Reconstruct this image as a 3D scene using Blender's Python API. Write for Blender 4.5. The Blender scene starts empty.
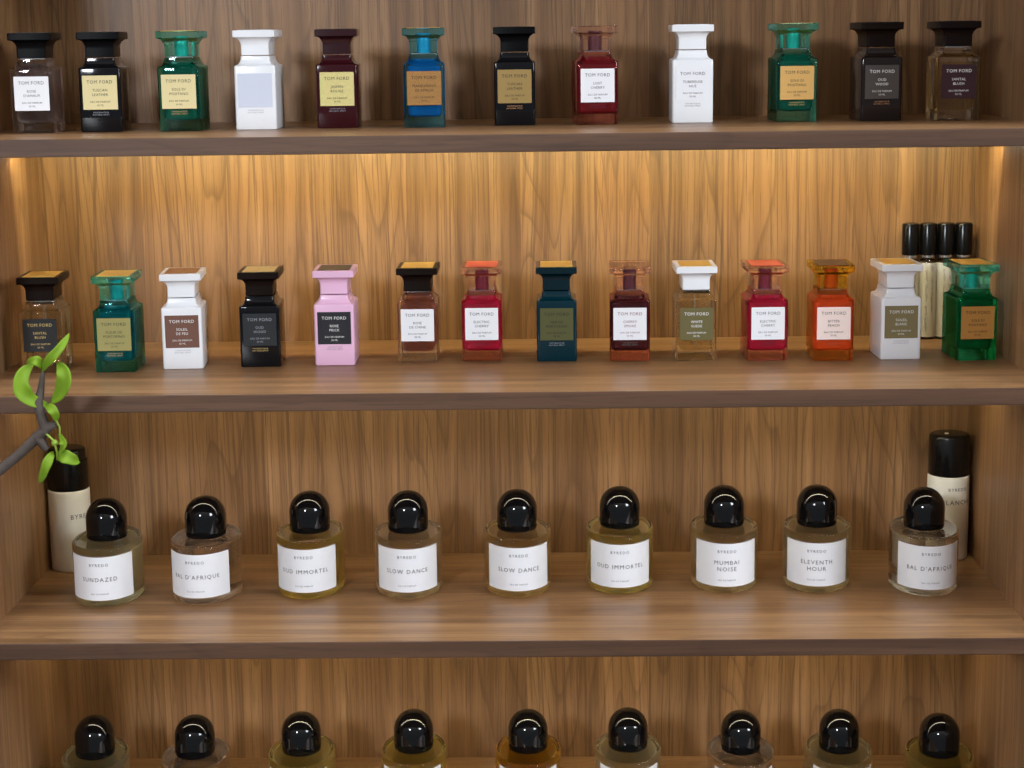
import bpy, bmesh, math, random
from mathutils import Vector, Matrix

random.seed(4)
scene = bpy.context.scene
COL = scene.collection
PI = math.pi

# ------------------------------------------------------------------ dimensions (metres)
HALF_W = 0.5                       # inner half width of the cabinet
DEPTH = 0.3134                     # shelf depth; back panel face is y = 0
THICK = 0.01605
Z1, Z2, Z3, Z4 = 0.8854, 0.6490, 0.40995, 0.1724     # tops of the shelves
Z0 = 1.1215

# ------------------------------------------------------------------ object helpers
def link(name, mesh, parent=None, mat=None, loc=None):
    o = bpy.data.objects.new(name, mesh)
    COL.objects.link(o)
    if parent is not None:
        o.parent = parent
    if loc is not None:
        o.location = loc
    if mat is not None:
        mesh.materials.clear()
        mesh.materials.append(mat)
    return o

def obj(name, bm, mat, parent=None, smooth=True, angle=35, loc=None):
    me = bpy.data.meshes.new(name)
    bmesh.ops.recalc_face_normals(bm, faces=bm.faces[:])
    bm.to_mesh(me)
    bm.free()
    if smooth:
        for p in me.polygons:
            p.use_smooth = True
        me.set_sharp_from_angle(angle=math.radians(angle))
    return link(name, me, parent, mat, loc)

def thing(name, label, cat, loc, rotz=0.0, group=None):
    o = bpy.data.objects.new(name, None)
    o.empty_display_size = 0.02
    COL.objects.link(o)
    o.location = loc
    o.rotation_euler = (0, 0, rotz)
    o['label'] = label
    o['category'] = cat
    if group:
        o['group'] = group
    return o

# ------------------------------------------------------------------ shape helpers
def add_box(bm, x0, x1, y0, y1, z0, z1):
    vs = [bm.verts.new((x, y, z)) for z in (z0, z1) for y in (y0, y1) for x in (x0, x1)]
    for f in ((0, 2, 3, 1), (4, 5, 7, 6), (0, 1, 5, 4), (2, 6, 7, 3), (0, 4, 6, 2), (1, 3, 7, 5)):
        bm.faces.new([vs[i] for i in f])
    return bm

def bevel_all(bm, w, seg=2):
    bmesh.ops.bevel(bm, geom=bm.edges[:], offset=w, segments=seg, profile=0.5, affect='EDGES')
    return bm

def loft(bm, rings):
    """rings: list of point loops of equal length; closes both ends"""
    prev = None
    first = None
    for pts in rings:
        cur = [bm.verts.new(p) for p in pts]
        if prev:
            n = len(cur)
            for i in range(n):
                bm.faces.new((prev[i], prev[(i + 1) % n], cur[(i + 1) % n], cur[i]))
        else:
            first = cur
        prev = cur
    bm.faces.new(first[::-1])
    bm.faces.new(prev)
    return bm

def rrect(z, hw, hd, r, n=4):
    r = min(r, hw * 0.98, hd * 0.98)
    pts = []
    for cx, cy, a0 in ((hw - r, hd - r, 0), (-hw + r, hd - r, 90), (-hw + r, -hd + r, 180), (hw - r, -hd + r, 270)):
        for k in range(n + 1):
            a = math.radians(a0 + 90 * k / n)
            pts.append((cx + r * math.cos(a), cy + r * math.sin(a), z))
    return pts

def ell(z, a, b, n=56):
    return [(a * math.cos(2 * PI * k / n), b * math.sin(2 * PI * k / n), z) for k in range(n)]

def tube(bm, pts, radii, n=10):
    pts = [Vector(p) for p in pts]
    prev = None
    first = None
    for i, p in enumerate(pts):
        t = (pts[min(i + 1, len(pts) - 1)] - pts[max(i - 1, 0)]).normalized()
        a = Vector((0, 1, 0)) if abs(t.y) < 0.9 else Vector((1, 0, 0))
        s = t.cross(a).normalized()
        q = s.cross(t)
        r = radii[i] if isinstance(radii, (list, tuple)) else radii
        cur = [bm.verts.new(p + r * (math.cos(2 * PI * k / n) * s + math.sin(2 * PI * k / n) * q)) for k in range(n)]
        if prev:
            for k in range(n):
                bm.faces.new((prev[k], prev[(k + 1) % n], cur[(k + 1) % n], cur[k]))
        else:
            first = cur
        prev = cur
    bm.faces.new(first[::-1])
    bm.faces.new(prev)

# ------------------------------------------------------------------ materials
MATS = {}
def srgb(r, g, b):
    return tuple((c / 12.92 if c <= 0.04045 else ((c + 0.055) / 1.055) ** 2.4) for c in (r / 255, g / 255, b / 255))

def mat(name, rgb, rough=0.4, metal=0.0, trans=0.0, ior=1.45, spec=0.5, coat=0.0, sss=0.0, noise=0.0, nscale=300):
    if name in MATS:
        return MATS[name]
    m = bpy.data.materials.new(name)
    m.use_nodes = True
    nt = m.node_tree
    b = nt.nodes['Principled BSDF']
    b.inputs['Base Color'].default_value = (*rgb, 1)
    b.inputs['Roughness'].default_value = rough
    b.inputs['Metallic'].default_value = metal
    b.inputs['Transmission Weight'].default_value = trans
    b.inputs['IOR'].default_value = ior
    b.inputs['Specular IOR Level'].default_value = spec
    b.inputs['Coat Weight'].default_value = coat
    b.inputs['Coat Roughness'].default_value = 0.03
    if noise:
        tc = nt.nodes.new('ShaderNodeTexCoord')
        no = nt.nodes.new('ShaderNodeTexNoise')
        no.inputs['Scale'].default_value = nscale
        no.inputs['Detail'].default_value = 4
        nt.links.new(tc.outputs['Object'], no.inputs['Vector'])
        mx = nt.nodes.new('ShaderNodeMix')
        mx.data_type = 'RGBA'
        mx.inputs[6].default_value = (*[c * (1 - noise) for c in rgb], 1)
        mx.inputs[7].default_value = (*[min(1, c * (1 + noise)) for c in rgb], 1)
        nt.links.new(no.outputs['Fac'], mx.inputs[0])
        nt.links.new(mx.outputs[2], b.inputs['Base Color'])
    MATS[name] = m
    return m

def liquid(name, rgb, milk=0.42):
    """clear tinted fluid: mostly see-through, with a little light scattered inside it"""
    if name in MATS:
        return MATS[name]
    m = bpy.data.materials.new(name)
    m.use_nodes = True
    nt = m.node_tree
    nt.nodes.clear()
    out = nt.nodes.new('ShaderNodeOutputMaterial')
    t = nt.nodes.new('ShaderNodeBsdfTransparent')
    t.inputs['Color'].default_value = (*rgb, 1)
    d = nt.nodes.new('ShaderNodeBsdfTranslucent')
    d.inputs['Color'].default_value = (*rgb, 1)
    mx = nt.nodes.new('ShaderNodeMixShader')
    mx.inputs[0].default_value = milk
    nt.links.new(t.outputs[0], mx.inputs[1])
    nt.links.new(d.outputs[0], mx.inputs[2])
    nt.links.new(mx.outputs[0], out.inputs[0])
    MATS[name] = m
    return m

def glass(name, rgb, clear=0.45, ior=1.52):
    """glass: bends light at its edges, mostly clear where looked through squarely"""
    if name in MATS:
        return MATS[name]
    m = bpy.data.materials.new(name)
    m.use_nodes = True
    nt = m.node_tree
    nt.nodes.clear()
    out = nt.nodes.new('ShaderNodeOutputMaterial')
    g = nt.nodes.new('ShaderNodeBsdfGlass')
    g.inputs['Color'].default_value = (*rgb, 1)
    g.inputs['Roughness'].default_value = 0.0
    g.inputs['IOR'].default_value = ior
    t = nt.nodes.new('ShaderNodeBsdfTransparent')
    t.inputs['Color'].default_value = (*rgb, 1)
    lw = nt.nodes.new('ShaderNodeLayerWeight')
    lw.inputs['Blend'].default_value = 0.5
    mr = nt.nodes.new('ShaderNodeMapRange')
    mr.inputs['From Min'].default_value = 0.0
    mr.inputs['From Max'].default_value = 0.42
    mr.inputs['To Min'].default_value = clear
    mr.inputs['To Max'].default_value = 0.0
    nt.links.new(lw.outputs['Facing'], mr.inputs['Value'])
    mx = nt.nodes.new('ShaderNodeMixShader')
    nt.links.new(mr.outputs[0], mx.inputs[0])
    nt.links.new(g.outputs[0], mx.inputs[1])
    nt.links.new(t.outputs[0], mx.inputs[2])
    nt.links.new(mx.outputs[0], out.inputs[0])
    MATS[name] = m
    return m

def emission(name, rgb, s):
    m = bpy.data.materials.new(name)
    m.use_nodes = True
    nt = m.node_tree
    nt.nodes.clear()
    out = nt.nodes.new('ShaderNodeOutputMaterial')
    e = nt.nodes.new('ShaderNodeEmission')
    e.inputs[0].default_value = (*rgb, 1)
    e.inputs[1].default_value = s
    nt.links.new(e.outputs[0], out.inputs[0])
    return m

def wood(name, across, along, tint=(1, 1, 1), seed=0.0, rough=0.42, contrast=1.0, plank=0.07):
    """walnut veneer; across / along = which object axis crosses / follows the grain"""
    m = bpy.data.materials.new(name)
    m.use_nodes = True
    nt = m.node_tree
    N, Lk = nt.nodes, nt.links
    b = N['Principled BSDF']
    tc = N.new('ShaderNodeTexCoord')
    sep = N.new('ShaderNodeSeparateXYZ')
    Lk.new(tc.outputs['Object'], sep.inputs[0])
    U, V = sep.outputs[across], sep.outputs[along]

    def math_(op, a, c=None, d=None):
        n = N.new('ShaderNodeMath')
        n.operation = op
        for i, v in enumerate((a, c, d)):
            if v is None:
                continue
            if isinstance(v, (int, float)):
                n.inputs[i].default_value = v
            else:
                Lk.new(v, n.inputs[i])
        return n.outputs[0]

    def comb(x, y, z):
        n = N.new('ShaderNodeCombineXYZ')
        for i, v in enumerate((x, y, z)):
            if isinstance(v, (int, float)):
                n.inputs[i].default_value = v
            else:
                Lk.new(v, n.inputs[i])
        return n.outputs[0]

    def noise(vec, scale, detail, rough_=0.5):
        n = N.new('ShaderNodeTexNoise')
        n.inputs['Scale'].default_value = scale
        n.inputs['Detail'].default_value = detail
        n.inputs['Roughness'].default_value = rough_
        Lk.new(vec, n.inputs['Vector'])
        return n.outputs['Fac']

    def ramp(fac, stops):
        n = N.new('ShaderNodeValToRGB')
        cr = n.color_ramp
        while len(cr.elements) < len(stops):
            cr.elements.new(0.5)
        for e, (p, c) in zip(cr.elements, stops):
            e.position = p
            e.color = (*c, 1) if len(c) == 3 else c
        Lk.new(fac, n.inputs[0])
        return n.outputs[0]

    def mix(fac, a, c, mode='MIX'):
        n = N.new('ShaderNodeMix')
        n.data_type = 'RGBA'
        n.blend_type = mode
        for i, v in ((0, fac), (6, a), (7, c)):
            if isinstance(v, (int, float)):
                n.inputs[i].default_value = v
            elif isinstance(v, tuple):
                n.inputs[i].default_value = (*v, 1)
            else:
                Lk.new(v, n.inputs[i])
        return n.outputs[2]

    # irregular veneer strips
    wob = noise(comb(math_('MULTIPLY', U, 9.0), 0.0, seed), 1.0, 1)
    pu = math_('FLOOR', math_('DIVIDE', math_('ADD', U, math_('MULTIPLY', wob, 0.10)), plank))
    wn = N.new('ShaderNodeTexWhiteNoise')
    wn.noise_dimensions = '2D'
    Lk.new(comb(pu, seed, 0.0), wn.inputs['Vector'])
    strip = wn.outputs['Value']
    shift = math_('MULTIPLY', strip, 17.0)
    # cathedral contours
    broad = noise(comb(math_('MULTIPLY', U, 8.0), math_('MULTIPLY', V, 0.95), math_('ADD', shift, seed)), 1.0, 2.5, 0.45)
    cont = math_('FRACT', math_('MULTIPLY', broad, 26.0))
    line = ramp(cont, [(0.0, (0, 0, 0)), (0.05, (0.85, 0.85, 0.85)), (0.5, (1, 1, 1)), (0.85, (0.65, 0.65, 0.65)), (0.97, (0, 0, 0))])
    # fine straight pores and streaks
    warp = math_('ADD', U, math_('MULTIPLY', broad, 0.05))
    fine = noise(comb(math_('MULTIPLY', warp, 330.0), math_('MULTIPLY', V, 3.5), shift), 1.0, 5, 0.65)
    mid = noise(comb(math_('MULTIPLY', warp, 60.0), math_('MULTIPLY', V, 1.6), shift), 1.0, 3, 0.5)
    base = ramp(mid, [(0.30, (0.192, 0.094, 0.040)), (0.5, (0.270, 0.140, 0.062)), (0.70, (0.360, 0.198, 0.094))])
    c1 = mix(math_('MULTIPLY', 0.42 * contrast, math_('SUBTRACT', 1.0, line)), base, (0.085, 0.040, 0.018))
    dark = ramp(fine, [(0.40, (1, 1, 1)), (0.47, (0, 0, 0))])
    pores = ramp(noise(comb(math_('MULTIPLY', warp, 900.0), math_('MULTIPLY', V, 22.0), shift), 1.0, 2, 0.5), [(0.36, (1, 1, 1)), (0.42, (0, 0, 0))])
    c2 = mix(math_('MULTIPLY', 0.62 * contrast, dark), c1, (0.115, 0.057, 0.027))
    c2 = mix(math_('MULTIPLY', 0.35, pores), c2, (0.10, 0.050, 0.024))
    tone = math_('ADD', 0.80, math_('MULTIPLY', strip, 0.38))
    c3 = mix(1.0, c2, comb(tone, tone, tone), 'MULTIPLY')
    c4 = mix(1.0, c3, tint, 'MULTIPLY')
    Lk.new(c4, b.inputs['Base Color'])
    b.inputs['Roughness'].default_value = rough
    b.inputs['Specular IOR Level'].default_value = 0.4
    bump = N.new('ShaderNodeBump')
    bump.inputs['Strength'].default_value = 0.08
    bump.inputs['Distance'].default_value = 0.001
    Lk.new(fine, bump.inputs['Height'])
    Lk.new(bump.outputs[0], b.inputs['Normal'])
    return m

WOOD_BACK = wood('walnut_back', 0, 2, seed=3.7)
WOOD_SIDE = wood('walnut_side', 1, 2, seed=8.2)
WOOD_SHELF = wood('walnut_shelf', 1, 0, seed=1.3, rough=0.36, contrast=0.8, plank=0.05)
WOOD_EDGE = wood('walnut_edge', 2, 0, tint=(0.285, 0.245, 0.265), seed=5.1, rough=0.5, contrast=0.5)
ALU = mat('channel_metal', (0.5, 0.5, 0.5), 0.4, 1.0)

# ------------------------------------------------------------------ cabinet
cab = thing('display_cabinet', 'walnut veneer display cabinet with open lit shelves holding all the perfume bottles', 'cabinet', (0, 0, 0))
bm = add_box(bmesh.new(), -HALF_W - 0.018, HALF_W + 0.018, 0.0, 0.012, -0.25, 1.16)
obj('back_panel', bm, WOOD_BACK, cab, smooth=False)
for s in (-1, 1):
    x0, x1 = sorted((s * HALF_W, s * (HALF_W + 0.018)))
    bm = bevel_all(add_box(bmesh.new(), x0, x1, -DEPTH, -0.0002, -0.25, 1.16), 0.0006, 1)
    obj('side_panel', bm, WOOD_SIDE, cab, smooth=False)

def led_bay(shelf, z_under, power, glow, idx, ly, lip):
    """a strip light in a shallow metal channel on the underside of a shelf, aimed at the back panel"""
    bm = bmesh.new()
    add_box(bm, -HALF_W + 0.004, HALF_W - 0.004, ly - 0.0060, ly - 0.0050, z_under - 0.0088, z_under)
    add_box(bm, -HALF_W + 0.004, HALF_W - 0.004, ly - 0.0050, ly + lip, z_under - 0.0088, z_under - 0.0081)
    ch = obj('light_channel', bm, ALU, shelf, smooth=False)
    bm = add_box(bmesh.new(), -HALF_W + 0.006, HALF_W - 0.006, ly - 0.0058, ly - 0.0004, z_under - 0.0097, z_under - 0.0089)
    obj('light_diffuser', bm, emission('strip_glow_%d' % idx, (1.0, 0.93, 0.72), glow), ch, smooth=False)
    ld = bpy.data.lights.new('shelf_strip_light', 'AREA')
    ld.shape = 'RECTANGLE'
    ld.size = 2 * HALF_W - 0.012
    ld.size_y = 0.0012
    ld.energy = power
    ld.color = (1.0, 0.92, 0.50)
    lo = bpy.data.objects.new('shelf_strip_light', ld)
    COL.objects.link(lo)
    lo.location = (0, ly, z_under - 0.0022)
    lo.rotation_euler = (math.radians(60), 0, 0)      # faces the back panel and down

for i, (zt, power, glow, ly, lip) in enumerate(((Z0, 0.08, 8, -0.130, 0.0005), (Z1, 1.55, 20, -0.112, 0.0006), (Z2, 0.40, 26, -0.140, 0.0), (Z3, 0.50, 26, -0.145, -0.0006), (Z4, 0.3, 2, -0.14, 0.0))):
    bm = add_box(bmesh.new(), -HALF_W, HALF_W, -DEPTH + 0.0011, 0.0, zt - THICK, zt)
    sh = obj('shelf', bm, WOOD_SHELF, cab, smooth=False)
    bm = bevel_all(add_box(bmesh.new(), -HALF_W, HALF_W, -DEPTH, -DEPTH + 0.0011, zt - THICK, zt), 0.0007, 2)
    obj('edge_band', bm, WOOD_EDGE, sh, smooth=False)
    led_bay(sh, zt - THICK, power, glow, i, ly, lip)

# ------------------------------------------------------------------ lettering
def text_bm(lines):
    """lines: (string, cap height, centre z, letter spacing, boldness[, centre x]) -> flat lettering in the x-z plane facing -y"""
    bm = bmesh.new()
    for ln in lines:
        s, h, zc, sp, bold = ln[:5]
        xc = ln[5] if len(ln) > 5 else 0.0
        cu = bpy.data.curves.new('lettering', 'FONT')
        cu.body = s
        cu.align_x = 'CENTER'
        cu.size = h / 0.72
        cu.space_character = sp
        cu.offset = 0.0
        cu.resolution_u = 2
        o = bpy.data.objects.new('lettering', cu)
        COL.objects.link(o)
        dg = bpy.context.evaluated_depsgraph_get()
        me = bpy.data.meshes.new_from_object(o.evaluated_get(dg))
        me.transform(Matrix.Translation((xc, 0, zc - h / 2)) @ Matrix.Rotation(PI / 2, 4, 'X'))
        bm.from_mesh(me)
        bpy.data.objects.remove(o)
        bpy.data.curves.remove(cu)
        bpy.data.meshes.remove(me)
    return bm

def flat_obj(name, bm, m, parent, loc=None):
    """lettering: keep the winding the font gave (facing -y)"""
    me = bpy.data.meshes.new(name)
    bm.to_mesh(me)
    bm.free()
    return link(name, me, parent, m, loc)

# ------------------------------------------------------------------ square bottles
HW, HD = 0.0201, 0.0280
def square_body(hw=HW, hd=HD, r=0.0022):
    rings = [rrect(0.0, hw - 0.0012, hd - 0.0012, r), rrect(0.0004, hw - 0.0004, hd - 0.0004, r), rrect(0.0012, hw, hd, r)]
    for k in range(1, 5):
        rings.append(rrect(0.0012 + 0.0590 * k / 4, hw, hd, r))
    rings.append(rrect(0.0612, hw - 0.0002, hd - 0.0002, r))
    rings.append(rrect(0.0619, hw - 0.0009, hd - 0.0009, r))
    for k in range(0, 8):
        a = math.radians(90 * k / 7)
        o = 0.0012 + 0.0047 * math.sin(a)
        z = 0.0621 + 0.0079 * (1 - math.cos(a))
        rings.append(rrect(z, hw - o, hd - o, r))
    rings.append(rrect(0.0706, hw - 0.0060, hd - 0.0060, r))
    return loft(bmesh.new(), rings)

def square_inner(inset=0.0042, z0=0.0105, z1=0.0655, r=0.0045):
    hw, hd = HW - inset, HD - inset
    rings = []
    for k in range(5):
        a = math.radians(90 * k / 4)
        o = 0.0034 * (1 - math.sin(a))
        rings.append(rrect(z0 + 0.0034 * (1 - math.cos(a)), hw - o, hd - o, r))
    zs = min(z1, 0.0590)
    rings.append(rrect(zs - 0.0006, hw, hd, r))
    rings.append(rrect(zs, hw - 0.0006, hd - 0.0006, r))
    if z1 > zs:
        for k in range(1, 5):
            a = math.radians(90 * k / 4)
            o = 0.0006 + 0.0046 * math.sin(a)
            rings.append(rrect(zs + (z1 - zs) * (1 - math.cos(a)), hw - o, hd - o, r))
    return loft(bmesh.new(), rings)

def square_cap(hw=0.0205, hd=0.0284):
    r = 0.0012
    nhw, nhd = hw - 0.0069, hd - 0.0069
    rings = [rrect(0.0714, nhw - 0.0004, nhd - 0.0004, r), rrect(0.0718, nhw, nhd, r), rrect(0.0800, nhw, nhd, r)]
    for k in range(0, 8):
        a = math.radians(90 * k / 7)
        o = 0.0065 * (1 - math.cos(a))
        rings.append(rrect(0.0808 + 0.0078 * math.sin(a), nhw + o, nhd + o, r))
    rings.append(rrect(0.0890, hw, hd, r))
    rings.append(rrect(0.0949, hw, hd, r))
    rings.append(rrect(0.0954, hw - 0.0005, hd - 0.0005, r))
    return loft(bmesh.new(), rings)

def collar_bm():
    return loft(bmesh.new(), [rrect(0.0704, 0.0125, 0.0190, 0.002), rrect(0.0716, 0.0125, 0.0190, 0.002)])

def plate_bm(tall=0.0004):
    bm = add_box(bmesh.new(), -0.0160, 0.0160, -0.0232, 0.0232, 0.0953, 0.0953 + tall)
    return bm

def label_bm():
    return bevel_all(add_box(bmesh.new(), -0.01665, 0.01665, -HD - 0.00035, -HD + 0.0001, 0.0217, 0.0543), 0.0001, 1)

GLOSS = dict(rough=0.08, spec=0.32)
BODY = {
    'black': mat('black_glossy', srgb(16, 16, 19), **GLOSS),
    'darkbrown': mat('dark_brown_glossy', srgb(34, 26, 24), **GLOSS),
    'maroon': mat('dark_maroon_glossy', srgb(52, 14, 20), **GLOSS),
    'white': mat('white_lacquer', srgb(236, 237, 240), rough=0.28, coat=0.2),
    'pink': mat('pink_lacquer', srgb(232, 186, 215), rough=0.28, coat=0.2),
    'teal': mat('deep_teal_glass', srgb(3, 40, 50), rough=0.06, coat=0.0, spec=0.4),
    'clear': glass('clear_glass', (0.985, 0.988, 0.982), 0.65),
    'green': glass('green_glass', (0.50, 0.90, 0.84)),
    'greendeep': glass('deep_green_glass', (0.22, 0.80, 0.56)),
    'tealglass': glass('teal_glass', (0.32, 0.80, 0.82)),
    'blue': glass('blue_glass', (0.45, 0.82, 0.96)),
    'cherry': glass('cherry_pink_glass', (0.98, 0.66, 0.64)),
    'redglass': glass('rose_red_glass', (0.99, 0.72, 0.76)),
    'orange': glass('amber_orange_glass', (1.0, 0.70, 0.42)),
}
CAPM = {
    'black': mat('black_cap', srgb(8, 8, 10), rough=0.35, spec=0.1),
    'brown': mat('brown_black_cap', srgb(24, 15, 12), rough=0.35, spec=0.1),
    'maroon': mat('maroon_cap', srgb(44, 13, 18), rough=0.15, coat=0.3),
    'white': BODY['white'], 'pink': BODY['pink'],
    'teal': mat('deep_teal_cap', srgb(4, 30, 38), rough=0.08, spec=0.4),
    'green': glass('green_cap_glass', (0.60, 0.98, 0.95)),
    'tealglass': glass('teal_cap_glass', (0.58, 0.98, 0.98)),
    'blue': glass('blue_cap_glass', (0.50, 0.88, 1.0)),
    'cherry': glass('pink_cap_glass', (1.0, 0.90, 0.88)),
    'orange': glass('yellow_cap_glass', (1.0, 0.86, 0.34)),
}
INNER = {
    'rose': liquid('rose_liquid', (0.90, 0.80, 0.79)),
    'amber': liquid('amber_liquid', (0.93, 0.84, 0.64), 0.12),
    'straw': liquid('straw_liquid', (0.95, 0.93, 0.80), 0.12),
    'dustyrose': liquid('dusty_rose_liquid', (0.74, 0.50, 0.46)),
    'cherry': mat('cherry_red_lacquer', srgb(188, 22, 66), rough=0.25, coat=0.3),
    'lostcherry': mat('dark_cherry_lacquer', srgb(120, 8, 34), rough=0.25, coat=0.3),
    'smoke': mat('plum_lacquer', srgb(66, 14, 32), rough=0.25, coat=0.3),
    'peach': mat('peach_lacquer', srgb(240, 108, 72), rough=0.25, coat=0.3),
    'green': mat('green_liquid', srgb(18, 112, 92), 0.15, trans=0.25, ior=1.3),
    'greendeep': mat('deep_green_liquid', srgb(10, 120, 78), 0.15, trans=0.25, ior=1.3),
    'tealglass': mat('teal_liquid', srgb(16, 120, 122), 0.15, trans=0.25, ior=1.3),
    'blue': mat('blue_liquid', srgb(26, 132, 196), 0.15, trans=0.25, ior=1.3),
}
CORE = {
    'cherry': mat('cherry_core', srgb(140, 34, 60), 0.3), 'smoke': mat('plum_core', srgb(96, 40, 54), 0.3),
    'peach': mat('peach_core', srgb(232, 96, 48), 0.3), 'green': mat('aqua_core', srgb(64, 214, 192), 0.2, metal=0.3),
    'blue': mat('sky_core', srgb(80, 205, 235), 0.2, metal=0.3),
    'tealglass': mat('teal_core', srgb(40, 186, 180), 0.2, metal=0.3), 'teal': mat('deep_teal_core', srgb(10, 90, 100), 0.3),
}
PLATE = {
    'gold': mat('gold_plate', srgb(236, 190, 92), 0.35, metal=0.35), 'brown': mat('brown_plate', srgb(150, 96, 56), 0.4),
    'black': mat('black_plate', srgb(34, 34, 32), 0.35), 'red': mat('coral_plate', srgb(226, 92, 70), 0.35),
    'darkbrown': mat('dark_brown_plate', srgb(84, 54, 40), 0.35), 'white': BODY['white'],
    'palegold': mat('pale_gold_plate', srgb(212, 190, 130), 0.35, metal=0.35),
}
LAB = {
    'white': mat('label_white', srgb(236, 236, 240), 0.5), 'cream': mat('label_cream', srgb(222, 206, 150), 0.45),
    'gold': mat('label_gold', srgb(196, 156, 84), 0.4, metal=0.35), 'bronze': mat('label_bronze', srgb(160, 116, 62), 0.45, metal=0.3, noise=0.35, nscale=900),
    'palegold': mat('label_pale_gold', srgb(214, 200, 130), 0.45, noise=0.15, nscale=400),
    'oldgold': mat('label_old_gold', srgb(156, 128, 74), 0.4, metal=0.3), 'silver': mat('label_silver', srgb(205, 211, 226), 0.4),
    'black': mat('label_black', srgb(13, 13, 14), 0.45), 'wine': mat('label_wine', srgb(50, 18, 26), 0.4),
    'smoke': mat('label_smoke', srgb(74, 66, 62), 0.4), 'slate': mat('label_slate', srgb(20, 25, 29), 0.45),
    'brown': mat('label_brown', srgb(112, 76, 62), 0.4), 'olive': mat('label_olive', srgb(104, 96, 60), 0.4),
    'khaki': mat('label_khaki', srgb(128, 116, 80), 0.4), 'moss': mat('label_moss', srgb(88, 88, 52), 0.4, metal=0.3),
    'sage': mat('label_sage', srgb(158, 150, 92), 0.4, metal=0.2), 'amber': mat('label_amber', srgb(190, 136, 70), 0.4, metal=0.3),
    'blush': mat('label_blush', srgb(244, 222, 214), 0.5), 'navy': mat('label_navy', srgb(20, 19, 28), 0.45),
    'tan': mat('label_tan', srgb(214, 168, 96), 0.45),
}
INK = {
    'black': mat('ink_black', srgb(16, 15, 18), 0.5), 'white': mat('ink_white', srgb(240, 238, 236), 0.5),
    'gold': mat('ink_gold', srgb(206, 176, 110), 0.4), 'grey': mat('ink_grey', srgb(150, 152, 160), 0.5),
    'wine': mat('ink_wine', srgb(120, 40, 60), 0.5), 'dim': mat('ink_dim', srgb(110, 110, 108), 0.5),
    'orange': mat('ink_orange', srgb(200, 90, 60), 0.5), 'bronze': mat('ink_bronze', srgb(196, 140, 90), 0.4),
}

LABEL_Z0, LABEL_H = 0.0217, 0.0326
def label_lines(name):
    z = lambda f: LABEL_Z0 + LABEL_H * (1 - f)
    ls = [('TOM FORD', 0.0032, z(0.185), 1.12, 0.0)]
    parts = name.split('/')
    for i, p in enumerate(parts):
        ls.append((p, 0.0026, z(0.43 + 0.13 * i), 1.06, 0.006))
    ls.append(('EAU DE PARFUM', 0.0018, z(0.77), 1.05, 0.0))
    ls.append(('50 ML', 0.0018, z(0.87), 1.05, 0.0))
    return ls

def square_bottle(x, y, zs, rot, label, group, body, inner, cap, core, plate, lab, ink, name, sub, tall=0.0004):
    r = math.radians(rot)
    cx, cy = x - math.sin(r) * HD, y + math.cos(r) * HD
    t = thing('perfume_bottle', label, 'perfume bottle', (cx, cy, zs), r, group)
    b = obj('body', square_body(), BODY[body], t)
    glassy = inner is not None
    if inner:
        z1 = {'amber': 0.0560}.get(inner, 0.0655)
        obj('liquid', square_inner(z1=z1, inset=0.0014 if body in ('cherry', 'redglass', 'orange') else 0.0042), INNER[inner], t)
        obj('collar', collar_bm(), mat('collar_metal', (0.5, 0.5, 0.5), 0.25, 1.0), t)
    if inner in ('rose', 'straw', 'dustyrose'):
        bm = bmesh.new()
        tube(bm, [(0, 0, 0.0130), (0, 0, 0.0640)], 0.0007, 8)
        obj('dip_tube', bm, mat('tube_plastic', (0.8, 0.8, 0.8), 0.2, trans=0.6), t)
    c = obj('cap', square_cap(), CAPM[cap], t)
    if core:
        bm = loft(bmesh.new(), [ell(0.0716, 0.0066, 0.0066, 28), ell(0.0905, 0.0066, 0.0066, 28)])
        obj('cap_core', bm, CORE[core], c)
    if plate:
        obj('top_plate', plate_bm(tall), PLATE[plate], c, smooth=False)
    l = obj('label', label_bm(), LAB[lab], t, smooth=False)
    if name:
        flat_obj('lettering', text_bm(label_lines(name)), INK[ink], l, (0, -HD - 0.00042, 0))
    if sub:
        bm = text_bm([('VAPORISATEUR', 0.0014, 0.0190, 1.15, 0.02), ('NATURAL SPRAY', 0.0014, 0.0168, 1.1, 0.02)])
        flat_obj('printed_lettering', bm, INK[sub], t, (0, -HD - 0.00008, 0))
    return t

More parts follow.
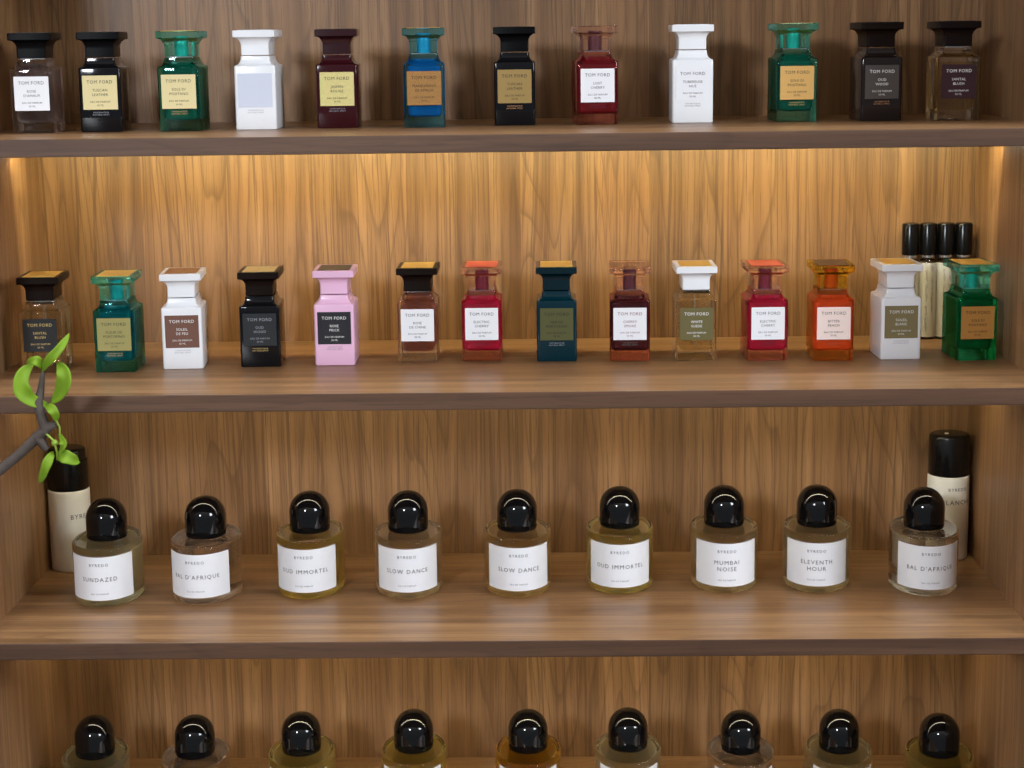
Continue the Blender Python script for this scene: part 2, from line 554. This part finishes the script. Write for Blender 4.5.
G1 = 'square perfume bottles on the top visible shelf'
G2 = 'square perfume bottles on the second shelf'
TOP = [
 (-0.4510, -0.1960, 3.4, 'clear glass square bottle with black cap and white label, leftmost on top shelf', 'clear', 'rose', 'black', None, 'black', 'white', 'black', "ROSE/D'AMALFI", None),
 (-0.3867, -0.1884, 3.4, 'glossy black square bottle with black cap and pale yellow label on top shelf', 'black', None, 'black', None, 'black', 'cream', 'black', 'TUSCAN/LEATHER', 'grey'),
 (-0.3103, -0.1890, 0.7, 'green glass square bottle with cream label beside an all white bottle on top shelf', 'green', 'green', 'green', 'green', 'gold', 'cream', 'black', 'SOLE DI/POSITANO', 'gold'),
 (-0.2384, -0.1759, 0.0, 'all white square bottle with blank pale grey label on top shelf', 'white', None, 'white', None, 'white', 'silver', 'black', None, 'grey'),
 (-0.1602, -0.1640, 2.2, 'dark maroon square bottle with scuffed pale gold label on top shelf', 'maroon', None, 'maroon', None, 'black', 'palegold', 'black', 'JASMIN/ROUGE', 'grey'),
 (-0.0746, -0.1720, 3.0, 'bright blue glass square bottle with worn bronze label on top shelf', 'blue', 'blue', 'blue', 'blue', 'gold', 'bronze', 'black', 'MANDARINO/DI AMALFI', None),
 (0.0127, -0.1500, 0.0, 'black square bottle with dull gold label beside the dark cherry bottle on top shelf', 'black', None, 'black', None, 'black', 'oldgold', 'black', 'TUSCAN/LEATHER', 'bronze'),
 (0.0940, -0.1520, 5.1, 'dark cherry red square bottle with clear pink cap and white label on top shelf', 'cherry', 'lostcherry', 'cherry', 'smoke', None, 'white', 'black', 'LOST/CHERRY', 'wine'),
 (0.1876, -0.1420, 0.0, 'white square bottle with white label and black lettering on top shelf', 'white', None, 'white', None, 'white', 'white', 'black', 'TUBEREUSE/NUE', 'dim'),
 (0.2895, -0.1440, 3.0, 'green glass square bottle with tan label beside a dark brown bottle on top shelf', 'green', 'green', 'green', 'green', 'gold', 'tan', 'black', 'SOLE DI/POSITANO', 'gold'),
 (0.3712, -0.1510, 3.8, 'dark brown glossy square bottle with smoky grey label on top shelf', 'darkbrown', None, 'brown', None, 'black', 'smoke', 'white', 'OUD/WOOD', 'bronze'),
 (0.4428, -0.1650, 1.0, 'clear glass square bottle with dark wine label and amber liquid, rightmost on top shelf', 'clear', 'amber', 'brown', None, 'black', 'wine', 'white', 'SANTAL/BLUSH', None),
]
for x, y, rot, label, *rest in TOP:
    square_bottle(x, y, Z1, rot, label, G1, *rest)

SECOND = [
 (-0.4583, -0.1883, 2.6, 'clear glass square bottle with black label and gold topped dark cap behind the leafy branch', 'clear', 'straw', 'brown', None, 'gold', 'black', 'gold', 'SANTAL/BLUSH', None),
 (-0.3852, -0.1873, 1.8, 'teal glass square bottle with sage gold label on second shelf beside a white bottle', 'tealglass', 'tealglass', 'tealglass', 'tealglass', 'gold', 'sage', 'black', 'FLEUR DE/PORTOFINO', 'gold'),
 (-0.3206, -0.1726, 4.3, 'white square bottle with brown label and brown topped cap on second shelf', 'white', None, 'white', None, 'brown', 'brown', 'white', 'SOLEIL/DE FEU', 'grey'),
 (-0.2442, -0.1650, 2.5, 'black square bottle with slate black label and pale gold topped cap on second shelf', 'black', None, 'brown', None, 'palegold', 'slate', 'grey', 'OUD/WOOD', 'gold'),
 (-0.1703, -0.1593, 1.1, 'pastel pink square bottle with black label on second shelf', 'pink', None, 'pink', None, 'black', 'navy', 'white', 'ROSE/PRICK', 'dim'),
 (-0.0880, -0.1451, 0.0, 'clear glass square bottle with dusty rose liquid, white label and dark cap', 'clear', 'dustyrose', 'brown', None, 'gold', 'white', 'black', 'ROSE/DE CHINE', None),
 (-0.0235, -0.1414, 0.0, 'cherry red square bottle with coral topped clear cap beside the dark teal bottle', 'redglass', 'cherry', 'cherry', 'cherry', 'red', 'white', 'black', 'ELECTRIC/CHERRY', 'wine'),
 (0.0520, -0.1476, 0.0, 'dark teal square bottle with mossy gold label and gold topped cap on second shelf', 'teal', None, 'teal', 'teal', 'gold', 'moss', 'black', 'NEROLI/PORTOFINO', 'grey'),
 (0.1253, -0.1498, -1.0, 'plum dark square bottle with see-through pink cap and white label on second shelf', 'cherry', 'smoke', 'cherry', 'smoke', None, 'white', 'wine', 'CHERRY/SMOKE', 'dim'),
 (0.1915, -0.1546, 0.8, 'clear glass square bottle with white cap and olive label on second shelf', 'clear', 'straw', 'white', None, 'gold', 'olive', 'white', 'WHITE/SUEDE', None),
 (0.2625, -0.1554, 2.2, 'cherry red square bottle with coral topped clear cap beside the orange bottle', 'redglass', 'cherry', 'cherry', 'cherry', 'red', 'white', 'black', 'ELECTRIC/CHERRY', 'wine'),
 (0.3273, -0.1590, 0.0, 'orange square bottle with yellow glass cap and blush label on second shelf', 'orange', 'peach', 'orange', 'peach', 'darkbrown', 'blush', 'black', 'BITTER/PEACH', 'orange'),
 (0.3950, -0.1543, 2.5, 'white square bottle with khaki label, standing in front of the four slim vials', 'white', None, 'white', None, 'gold', 'khaki', 'white', 'SOLEIL/BLANC', 'grey'),
 (0.4686, -0.1640, 4.6, 'emerald green glass square bottle with amber label, rightmost on second shelf', 'greendeep', 'greendeep', 'green', 'green', 'gold', 'amber', 'black', 'SOLE DI/POSITANO', None),
]
for x, y, rot, label, *rest in SECOND:
    square_bottle(x, y, Z2, rot, label, G2, *rest)

# ------------------------------------------------------------------ round shouldered oval bottles with dome caps
OA, OB = 0.0349, 0.0520
def oval_body():
    rings = []
    for k in range(5):
        a = math.radians(90 * k / 4)
        o = 0.0030 * (1 - math.sin(a))
        rings.append(ell(0.0030 * (1 - math.cos(a)), OA - o, OB - o))
    rings.insert(0, ell(0.0000, OA - 0.0042, OB - 0.0042))
    rings.insert(0, ell(0.0022, OA - 0.0080, OB - 0.0085))
    for k in range(1, 4):
        rings.append(ell(0.003 + 0.0545 * k / 3, OA, OB))
    for k in range(1, 5):
        a = math.radians(90 * k / 4)
        o = 0.0024 * (1 - math.cos(a))
        rings.append(ell(0.0575 + 0.0026 * math.sin(a), OA - o, OB - o))
    rings.append(ell(0.0598, OA - 0.0042, OB - 0.0042))
    rings.append(ell(0.0588, OA - 0.0075, OB - 0.0085))
    return loft(bmesh.new(), rings)

def oval_liquid():
    a0, b0 = OA - 0.0034, OB - 0.0040
    rings = []
    for k in range(4):
        a = math.radians(90 * k / 3)
        o = 0.0025 * (1 - math.sin(a))
        rings.append(ell(0.0068 + 0.0025 * (1 - math.cos(a)), a0 - o, b0 - o))
    rings.append(ell(0.0505, a0, b0))
    rings.append(ell(0.0528, a0 - 0.0016, b0 - 0.0016))
    return loft(bmesh.new(), rings)

CAPA, CAPB = 0.0209, 0.0240
def dome_cap():
    z0, z1, dh = 0.0612, 0.0800, 0.0212
    rings = [ell(z0, CAPA - 0.0012, CAPB - 0.0012, 48), ell(z0 + 0.0004, CAPA - 0.0005, CAPB - 0.0005, 48), ell(z0 + 0.0014, CAPA - 0.0003, CAPB - 0.0003, 48), ell(z0 + 0.009, CAPA, CAPB, 48), ell(z1, CAPA, CAPB, 48)]
    for k in range(1, 15):
        a = math.radians(90 * k / 14.3)
        c = math.cos(a) ** 0.93
        rings.append(ell(z1 + dh * math.sin(a) ** 0.97, CAPA * c, CAPB * c, 48))
    return loft(bmesh.new(), rings)

# arc length table of the front of the oval
_tab = []
_s = 0.0
_p = None
for _k in range(0, 721):
    _t = _k / 720 * (PI / 2)
    _q = (OA * math.sin(_t), -OB * math.cos(_t))
    if _p:
        _s += math.hypot(_q[0] - _p[0], _q[1] - _p[1])
    _p = _q
    _tab.append((_s, _t))
def arc_t(s):
    a = abs(s)
    lo, hi = 0, len(_tab) - 1
    while hi - lo > 1:
        m_ = (lo + hi) // 2
        if _tab[m_][0] < a:
            lo = m_
        else:
            hi = m_
    f = (a - _tab[lo][0]) / max(1e-9, _tab[hi][0] - _tab[lo][0])
    return math.copysign(_tab[lo][1] + f * (_tab[hi][1] - _tab[lo][1]), s)

def wrap_oval(bm, off):
    for v in bm.verts:
        t = arc_t(v.co.x)
        v.co = Vector(((OA + off) * math.sin(t), -(OB + off) * math.cos(t), v.co.z))
    return bm

def curved_patch(fn, s0, s1, z0, z1, n=28, thick=0.0003):
    """thin sheet: fn(s, offset) -> (x, y)"""
    bm = bmesh.new()
    grid = []
    for k in range(n + 1):
        s = s0 + (s1 - s0) * k / n
        col = []
        for off in (0.0, thick):
            x, y = fn(s, off)
            col.append((bm.verts.new((x, y, z0)), bm.verts.new((x, y, z1))))
        grid.append(col)
    for a, b in zip(grid, grid[1:]):
        bm.faces.new((a[1][0], b[1][0], b[1][1], a[1][1]))
        bm.faces.new((a[0][0], a[0][1], b[0][1], b[0][0]))
        bm.faces.new((a[0][1], a[1][1], b[1][1], b[0][1]))
        bm.faces.new((a[0][0], b[0][0], b[1][0], a[1][0]))
    for g in (grid[0], grid[-1]):
        bm.faces.new((g[0][0], g[1][0], g[1][1], g[0][1]))
    return bm

def oval_fn(s, off):
    t = arc_t(s)
    return (OA + off) * math.sin(t), -(OB + off) * math.cos(t)

OLAB_S = _tab[int(720 * math.degrees(math.asin(0.845)) / 90)][0]
OGLASS = glass('oval_clear_glass', (0.992, 0.995, 0.992), 0.85)
DOME = mat('black_dome_plastic', srgb(9, 9, 11), rough=0.035, coat=0.0, spec=0.55)
PAPER = mat('paper_label_white', srgb(238, 239, 243), 0.55)
PRINT = mat('print_charcoal', srgb(20, 20, 24), 0.5)
FLUID = {
    'palegreen': liquid('pale_green_fluid', (0.99, 0.97, 0.78), 0.45), 'clearpink': liquid('clear_pink_fluid', (0.97, 0.94, 0.91), 0.1),
    'gold': liquid('golden_fluid', (1.0, 0.85, 0.40), 0.6), 'peach': liquid('peach_fluid', (1.0, 0.88, 0.66), 0.55),
    'honey': liquid('honey_fluid', (1.0, 0.82, 0.50), 0.6), 'yellow': liquid('yellow_fluid', (1.0, 0.89, 0.48), 0.6),
    'palehoney': liquid('pale_honey_fluid', (1.0, 0.90, 0.66), 0.5), 'pale': liquid('pale_straw_fluid', (1.0, 0.96, 0.76), 0.45),
    'water': liquid('near_clear_fluid', (0.98, 0.97, 0.93), 0.1), 'amber': liquid('deep_amber_fluid', (1.0, 0.70, 0.18), 0.6),
}
def oval_bottle(x, y, zs, rot, label, group, fluid, name):
    t = thing('perfume_bottle', label, 'perfume bottle', (x, y, zs), math.radians(rot), group)
    obj('body', oval_body(), OGLASS, t)
    obj('liquid', oval_liquid(), FLUID[fluid], t)
    bm = loft(bmesh.new(), [ell(0.0585, 0.0165, 0.0175, 40), ell(0.0619, 0.0165, 0.0175, 40)])
    obj('collar', bm, OGLASS, t)
    obj('dome_cap', dome_cap(), DOME, t, angle=50)
    l = obj('label', curved_patch(oval_fn, -OLAB_S, OLAB_S, 0.0078, 0.0527), PAPER, t, angle=60)
    if name:
        ls = [('BYREDO', 0.0030, 0.0445, 1.35, 0.0)]
        parts = name.split('/')
        zz = [0.0295] if len(parts) == 1 else [0.0330, 0.0262]
        for p, z in zip(parts, zz):
            ls.append((p, 0.0044, z, 1.25 if len(p) < 11 else 1.27, 0.012))
        ls.append(('EAU DE PARFUM', 0.0016, 0.0145, 1.15, 0.0))
        bm = wrap_oval(text_bm(ls), 0.00036)
        flat_obj('lettering', bm, PRINT, l)
    return t

G3 = 'dome capped oval bottles on the third shelf'
G4 = 'dome capped oval bottles on the bottom shelf'
THIRD = [
 (-0.4120, -0.1431, 2, 'leftmost dome capped oval bottle on third shelf, pale yellow liquid, label reading SUNDAZED', 'palegreen', 'SUNDAZED'),
 (-0.3111, -0.1369, -4, "oval dome capped bottle labelled BAL D'AFRIQUE, second from left on third shelf", 'clearpink', "BAL D'AFRIQUE"),
 (-0.2058, -0.1196, -1.3, 'oval bottle of golden liquid labelled OUD IMMORTEL, third from left on third shelf', 'gold', 'OUD IMMORTEL'),
 (-0.1037, -0.1209, 2, 'oval bottle of peach liquid labelled SLOW DANCE, fourth from left on third shelf', 'peach', 'SLOW DANCE'),
 (0.0093, -0.1187, 2.3, 'middle of nine dome capped oval bottles on third shelf, honey liquid, labelled SLOW DANCE', 'honey', 'SLOW DANCE'),
 (0.1157, -0.1090, -1.8, 'dome capped oval bottle of yellow liquid labelled OUD IMMORTEL, beside MUMBAI NOISE on third shelf', 'yellow', 'OUD IMMORTEL'),
 (0.2240, -0.1080, -1.4, 'dome capped oval bottle labelled MUMBAI NOISE on third shelf', 'palehoney', 'MUMBAI/NOISE'),
 (0.3200, -0.1090, -7.3, 'dome capped oval bottle labelled ELEVENTH HOUR on third shelf', 'pale', 'ELEVENTH/HOUR'),
 (0.4278, -0.1238, -1.8, "rightmost oval bottle on third shelf, labelled BAL D'AFRIQUE, before spray can", 'water', "BAL D'AFRIQUE"),
]
for x, y, rot, label, fluid, name in THIRD:
    oval_bottle(x, y - 0.004, Z3, rot, label, G3, fluid, name)
BOTTOM = [
 (-0.4385, -0.1278, 5, 'leftmost dome capped oval bottle on bottom shelf, pale yellow liquid', 'palegreen'),
 (-0.3325, -0.1281, 0, 'dome capped oval bottle with nearly clear pinkish liquid on bottom shelf, second from left', 'clearpink'),
 (-0.2211, -0.1204, -1, 'dome capped oval bottle of yellow liquid on bottom shelf, third from left', 'yellow'),
 (-0.1028, -0.1145, 0, 'dome capped oval bottle of golden liquid on bottom shelf, fourth from left', 'gold'),
 (0.0180, -0.1164, 0, 'dome capped oval bottle of deep amber liquid in the middle of the bottom shelf', 'amber'),
 (0.1235, -0.1134, -1, 'oval bottle of pale liquid just right of the deep amber one on bottom shelf', 'pale'),
 (0.2414, -0.1228, 0, 'dome capped oval bottle with nearly clear pinkish liquid on bottom shelf, third from right', 'clearpink'),
 (0.3442, -0.1213, -1, 'dome capped oval bottle of pale straw liquid on bottom shelf, second from right', 'pale'),
 (0.4464, -0.1349, 0, 'rightmost dome capped oval bottle on bottom shelf, yellow liquid', 'yellow'),
]
for x, y, rot, label, fluid in BOTTOM:
    oval_bottle(x, y - 0.011, Z4, rot, label, G4, fluid, None)

# ------------------------------------------------------------------ spray cans on the third shelf
CAN_WHITE = mat('can_white', srgb(232, 228, 218), 0.35, noise=0.02, nscale=80)
CAN_BLACK = mat('can_cap_black', srgb(14, 13, 14), 0.22)
def wrap_round(bm, R, az):
    for v in bm.verts:
        a = v.co.x / R + az
        v.co = Vector((R * math.sin(a), -R * math.cos(a), v.co.z))
    return bm

def spray_can(x, y, R, zcap, H, label, step, lines, az):
    t = thing('spray_can', label, 'spray can', (x, y, Z3), 0, 'black capped white spray cans')
    rings = [ell(0.0, R - 0.0022, R - 0.0022, 64), ell(0.0006, R - 0.0010, R - 0.0010, 64), ell(0.0022, R, R, 64), ell(zcap - 0.0012, R, R, 64), ell(zcap, R - 0.0010, R - 0.0010, 64)]
    obj('body', loft(bmesh.new(), rings), CAN_WHITE, t)
    r2 = R - 0.0006
    zs = [(zcap + 0.0002, r2 - 0.0005), (zcap + 0.0010, r2)]
    if step:
        zl = zcap + step
        zs += [(zl - 0.0006, r2), (zl, r2 - 0.0006)]
        cap = obj('cap', loft(bmesh.new(), [ell(z, r, r, 64) for z, r in zs]), CAN_BLACK, t)
        r3 = r2 - 0.0016
        zs = [(zl, r3), (H - 0.0035, r3), (H - 0.0015, r3 - 0.0008), (H - 0.0003, r3 - 0.0026), (H, r3 - 0.0050)]
        obj('spray_lid', loft(bmesh.new(), [ell(z, r, r, 64) for z, r in zs]), CAN_BLACK, cap)
    else:
        zs += [(H - 0.0040, r2), (H - 0.0016, r2 - 0.0008), (H - 0.0004, r2 - 0.0026), (H, r2 - 0.0050)]
        cap = obj('cap', loft(bmesh.new(), [ell(z, r, r, 64) for z, r in zs]), CAN_BLACK, t)
        obj('nozzle_dot', loft(bmesh.new(), [[(px - 0.004, py - 0.004, pz) for px, py, pz in ell(z, 0.0022, 0.0022, 16)] for z in (H - 0.0001, H + 0.0006)]), CAN_WHITE, cap)
    bm = wrap_round(text_bm(lines), R + 0.00008, az)
    flat_obj('lettering', bm, PRINT, t)
    return t

spray_can(-0.4755, -0.0462, 0.0222, 0.0885, 0.1335, 'tall white spray can with stepped black cap in the left corner behind the leafy branch', 0.0320,
          [('BYREDO', 0.0052, 0.0610, 1.15, 0.0)], math.radians(54))
spray_can(0.4728, -0.0265, 0.0222, 0.0920, 0.1370, 'tall white spray can with smooth black cap in the right corner of third shelf', 0,
          [('BYREDO', 0.0034, 0.0790, 1.3, 0.0), ('BLANCHE', 0.0049, 0.0650, 1.25, 0.0)], math.radians(17))

# ------------------------------------------------------------------ slim vials at the back of the second shelf
V_GLASS = glass('vial_glass', (0.93, 0.93, 0.90))
V_PAPER = mat('vial_paper', srgb(196, 194, 188), 0.6, noise=0.06, nscale=60)
V_INK = mat('vial_ink', srgb(66, 60, 56), 0.5)
def scribble(bm, R, z0, z1, off, seed):
    """upright handwriting running up the label"""
    rng = random.Random(seed)
    z = z0
    while z < z1:
        wl = rng.uniform(0.010, 0.022)
        pts = []
        n = int(wl / 0.00045)
        amp = rng.uniform(0.0011, 0.0019)
        ph = rng.uniform(0, 6)
        for k in range(n):
            zz = z + wl * k / n
            s = off + amp * math.sin(k * 1.05 + ph) * (0.5 + 0.5 * math.sin(k * 0.31 + ph)) + 0.0004 * math.sin(k * 0.2)
            a = s / R
            pts.append(((R + 0.0002) * math.sin(a), -(R + 0.0002) * math.cos(a), min(zz, z1 + 0.002)))
        if len(pts) > 2:
            tube(bm, pts, 0.00016, 4)
        z += wl + rng.uniform(0.002, 0.005)

VR = 0.0092
def vial(x, y, label, seed):
    t = thing('sample_vial', label, 'vial', (x, y, Z2), 0, 'slim black capped vials at the back of the second shelf')
    rings = [ell(0.0, VR - 0.001, VR - 0.001, 32), ell(0.001, VR, VR, 32), ell(0.0815, VR, VR, 32)]
    for k in range(1, 5):
        a = math.radians(90 * k / 4)
        rings.append(ell(0.0815 + 0.0035 * math.sin(a), VR - 0.0030 * (1 - math.cos(a)), VR - 0.0030 * (1 - math.cos(a)), 32))
    rings += [ell(0.0895, VR - 0.0030, VR - 0.0030, 32)]
    obj('body', loft(bmesh.new(), rings), V_GLASS, t)
    obj('collar', loft(bmesh.new(), [ell(0.0870, VR - 0.0022, VR - 0.0022, 32), ell(0.0893, VR - 0.0022, VR - 0.0022, 32)]), mat('vial_collar', (0.75, 0.75, 0.73), 0.2, 0.8), t)
    rings = [ell(0.0895, VR - 0.0006, VR - 0.0006, 32), ell(0.0902, VR - 0.0001, VR - 0.0001, 32), ell(0.1212, VR - 0.0001, VR - 0.0001, 32), ell(0.1227, VR - 0.0008, VR - 0.0008, 32), ell(0.1233, VR - 0.0026, VR - 0.0026, 32)]
    obj('cap', loft(bmesh.new(), rings), mat('vial_cap_black', srgb(9, 9, 9), 0.2, spec=0.3), t)
    fn = lambda s, off: ((VR + 0.00005 + off) * math.sin(s), -(VR + 0.00005 + off) * math.cos(s))
    l = obj('label', curved_patch(fn, -1.45, 1.45, 0.0025, 0.0815, 20, 0.00015), V_PAPER, t, angle=60)
    bm = bmesh.new()
    scribble(bm, VR + 0.0002, 0.008, 0.074, -0.0026, seed)
    scribble(bm, VR + 0.0002, 0.030, 0.076, 0.0034, seed + 50)
    obj('handwriting', bm, V_INK, l)
    return t
for k, lab in enumerate(('leftmost slim vial, mostly hidden behind the white bottle with khaki label', 'second slim black capped vial from left, seen right of the white bottle',
                         'third slim black capped vial from left, handwritten label showing left of the emerald bottle', 'rightmost slim black capped vial, its label hidden behind the emerald green bottle')):
    vial(0.4272 + 0.0186 * k, -0.0200, lab, 11 + k)

# ------------------------------------------------------------------ leafy branch reaching in from the left, in front of the shelves
BARK = mat('grey_brown_bark', srgb(68, 58, 52), 0.8, noise=0.45, nscale=160)
def leaf_mat():
    m = mat('fresh_leaf', srgb(126, 158, 40), 0.5, spec=0.3, noise=0.3, nscale=70)
    nt = m.node_tree
    b = nt.nodes['Principled BSDF']
    out = nt.nodes['Material Output']
    tr = nt.nodes.new('ShaderNodeBsdfTranslucent')
    tr.inputs['Color'].default_value = (*srgb(160, 190, 40), 1)
    mx = nt.nodes.new('ShaderNodeMixShader')
    mx.inputs[0].default_value = 0.3
    nt.links.new(b.outputs[0], mx.inputs[1])
    nt.links.new(tr.outputs[0], mx.inputs[2])
    nt.links.new(mx.outputs[0], out.inputs[0])
    return m
LEAF = leaf_mat()
BR = [(-0.5958, -0.40, 0.4804), (-0.5049, -0.385, 0.5547), (-0.451, -0.375, 0.5935), (-0.4334, -0.37, 0.6079), (-0.4181, -0.37, 0.6216), (-0.4087, -0.37, 0.6289)]
UP = [(-0.4087, -0.37, 0.6270), (-0.4124, -0.37, 0.6427), (-0.4145, -0.37, 0.6528), (-0.4125, -0.365, 0.6646), (-0.4111, -0.36, 0.6802)]
br = thing('leafy_branch', 'grey woody branch with fresh green leaves, reaching in at the left edge', 'branch', (-0.4087, -0.37, 0.6289))
OFF = Vector((-0.4087, -0.37, 0.6289))
def rel(pts):
    return [Vector(p) - OFF for p in pts]
bm = bmesh.new()
tube(bm, rel(BR), [0.0052, 0.0048, 0.0046, 0.0044, 0.0050, 0.0056], 12)
tube(bm, rel(UP), [0.0054, 0.0042, 0.0044, 0.0028, 0.0016], 12)
tube(bm, rel([(-0.4105, -0.37, 0.6285), (-0.4055, -0.371, 0.6318), (-0.3995, -0.371, 0.6345)]), [0.0052, 0.0046, 0.0034], 10)
tube(bm, rel([(-0.4165, -0.37, 0.6225), (-0.4120, -0.371, 0.6160), (-0.4085, -0.371, 0.6105)]), [0.0052, 0.0042, 0.0026], 10)
for v in bm.verts:
    v.co += Vector((random.uniform(-1, 1), random.uniform(-1, 1), random.uniform(-1, 1))) * 0.0005
obj('wood', bm, BARK, br, angle=60)
STEM = mat('green_stem', srgb(128, 150, 50), 0.5, noise=0.2, nscale=200)
for pts, rad in (([(-0.4088, -0.373, 0.6271), (-0.401, -0.374, 0.6197), (-0.3989, -0.373, 0.6086), (-0.4001, -0.37, 0.603)], [0.0012, 0.0011, 0.0010, 0.0009]),
                 ([(-0.4058, -0.37, 0.6472), (-0.3990, -0.372, 0.6390), (-0.3957, -0.372, 0.6320), (-0.3964, -0.37, 0.6215)], [0.0010, 0.0010, 0.0009, 0.0008]),
                 ([(-0.4145, -0.368, 0.6528), (-0.409, -0.368, 0.6500), (-0.4055, -0.366, 0.6508)], [0.0010, 0.0009, 0.0008])):
    bm = bmesh.new()
    tube(bm, rel(pts), rad, 8)
    obj('green_stem', bm, STEM, br, angle=60)
bm = bmesh.new()
bmesh.ops.create_icosphere(bm, subdivisions=2, radius=0.0032, matrix=Matrix.Translation(Vector((-0.4008, -0.372, 0.6175)) - OFF))
obj('bud', bm, STEM, br, angle=60)

LV = [((-0.4048, -0.366, 0.651), (-0.4279, -0.38, 0.6549), (-0.4349, -0.382, 0.6789), (-0.4151, -0.37, 0.6902), 0.0142, 0.25),
      ((-0.4103, -0.366, 0.6812), (-0.4033, -0.38, 0.6945), (-0.389, -0.382, 0.7001), (-0.3831, -0.37, 0.717), 0.008, 0.3),
      ((-0.4047, -0.366, 0.6529), (-0.3843, -0.38, 0.6654), (-0.381, -0.382, 0.6838), (-0.3962, -0.37, 0.69), 0.0150, -0.25),
      ((-0.4093, -0.366, 0.683), (-0.4077, -0.38, 0.6945), (-0.4124, -0.382, 0.6967), (-0.4223, -0.37, 0.6893), 0.008, 0.4),
      ((-0.4094, -0.366, 0.6501), (-0.4002, -0.38, 0.6528), (-0.3956, -0.382, 0.6468), (-0.3983, -0.37, 0.6362), 0.008, 0.3),
      ((-0.3982, -0.366, 0.6243), (-0.3894, -0.38, 0.6208), (-0.3892, -0.382, 0.6157), (-0.3972, -0.37, 0.6076), 0.0071, -0.4),
      ((-0.4022, -0.366, 0.6012), (-0.3927, -0.38, 0.6107), (-0.3853, -0.382, 0.6038), (-0.3795, -0.37, 0.5992), 0.0115, 0.2),
      ((-0.4036, -0.366, 0.6077), (-0.4046, -0.38, 0.6072), (-0.4093, -0.382, 0.5948), (-0.4169, -0.37, 0.5791), 0.008, 0.4)]
def add_leaf(bm, a, c1, c2, b, width, twist):
    a, c1, c2, b = (Vector(p) - OFF for p in (a, c1, c2, b))
    n = 16
    rows = []
    for i in range(n + 1):
        t = i / n
        u = 1 - t
        p = u ** 3 * a + 3 * u * u * t * c1 + 3 * u * t * t * c2 + t ** 3 * b
        d = (3 * u * u * (c1 - a) + 6 * u * t * (c2 - c1) + 3 * t * t * (b - c2)).normalized()
        view = Vector((twist, -1, 0.35))
        s = d.cross(view).normalized()
        nn = s.cross(d).normalized()
        w = width * (t ** 0.75) * u ** 0.75 * 1.42 * (1 + 0.05 * math.sin(17 * t)) + 0.0002
        row = []
        for j in range(-3, 4):
            f = j / 3
            row.append(bm.verts.new(p + s * (f * w) + nn * (0.30 * w * abs(f) ** 1.3 + 0.0006 * abs(f) * math.sin(13 * t + 2 * f))))
        rows.append(row)
    for r0, r1 in zip(rows, rows[1:]):
        for j in range(6):
            bm.faces.new((r0[j], r0[j + 1], r1[j + 1], r1[j]))
bm = bmesh.new()
for l in LV:
    add_leaf(bm, *l)
lv = obj('leaves', bm, LEAF, br, angle=80)
sol = lv.modifiers.new('thickness', 'SOLIDIFY')
sol.thickness = 0.0003

# ------------------------------------------------------------------ room light (the shop in front of the cabinet)
def lamp(name, loc, target, sx, sy, power, color):
    d = bpy.data.lights.new(name, 'AREA')
    d.shape = 'RECTANGLE'
    d.size, d.size_y = sx, sy
    d.energy = power
    d.color = color
    o = bpy.data.objects.new(name, d)
    COL.objects.link(o)
    o.location = loc
    o.rotation_euler = (Vector(target) - Vector(loc)).to_track_quat('-Z', 'Y').to_euler()
    return o
lamp('shop_window_light', (2.35, -2.0, 1.65), (0, -0.1, 0.5), 0.8, 0.8, 56, (0.86, 0.93, 1.0))
lamp('ceiling_panel_light', (-1.1, -3.0, 1.6), (0, -0.1, 0.5), 0.35, 0.35, 48, (0.88, 0.94, 1.0))
lamp('ceiling_light', (0.1, -1.0, 2.6), (0, -0.5, 0.5), 2.0, 0.6, 45, (0.88, 0.94, 1.0))

w = bpy.data.worlds.new('shop')
scene.world = w
w.use_nodes = True
wn = w.node_tree
bg = wn.nodes['Background']
tcw = wn.nodes.new('ShaderNodeTexCoord')
spw = wn.nodes.new('ShaderNodeSeparateXYZ')
wn.links.new(tcw.outputs['Generated'], spw.inputs[0])
rw = wn.nodes.new('ShaderNodeValToRGB')            # pale ceiling above, dim shop floor below
for e, (p, v) in zip((rw.color_ramp.elements[0], rw.color_ramp.elements[1], rw.color_ramp.elements.new(0.3), rw.color_ramp.elements.new(0.12)),
                     ((0.0, 0.26), (0.55, 0.95), (0.3, 0.70), (0.12, 0.32))):
    e.position = p
    e.color = (v * 0.86, v * 0.92, v, 1)
wn.links.new(spw.outputs[2], rw.inputs[0])
wn.links.new(rw.outputs[0], bg.inputs[0])
bg.inputs[1].default_value = 1.0

# ------------------------------------------------------------------ camera
cd = bpy.data.cameras.new('camera')
cam = bpy.data.objects.new('camera', cd)
COL.objects.link(cam)
cd.sensor_width = 36
cd.lens = 36 * 1924.79 / 1024
cd.clip_start = 0.01
right = Vector((0.999724, 0.019786, -0.012668))
up = Vector((0.008898, 0.180171, 0.983595))
fwd = Vector((-0.021744, 0.983436, -0.179945))
cam.matrix_world = Matrix(((right.x, up.x, -fwd.x, 0.04861), (right.y, up.y, -fwd.y, -2.05766), (right.z, up.z, -fwd.z, 0.976), (0, 0, 0, 1)))
scene.camera = cam

# ------------------------------------------------------------------ colour management and light paths
vs = scene.view_settings
vs.view_transform = 'Standard'
vs.look = 'None'
vs.gamma = 1.0
vs.exposure = 0.0
vs.use_curve_mapping = False
cy = scene.cycles
cy.max_bounces = 14
cy.transmission_bounces = 12
cy.glossy_bounces = 6
cy.diffuse_bounces = 4
cy.transparent_max_bounces = 12
cy.caustics_reflective = False
cy.caustics_refractive = True
cy.blur_glossy = 0.6
cy.sample_clamp_indirect = 4.0
cy.use_denoising = True
cy.denoiser = 'OPENIMAGEDENOISE'
cy.denoising_prefilter = 'FAST'
cy.denoising_input_passes = 'RGB_ALBEDO_NORMAL'
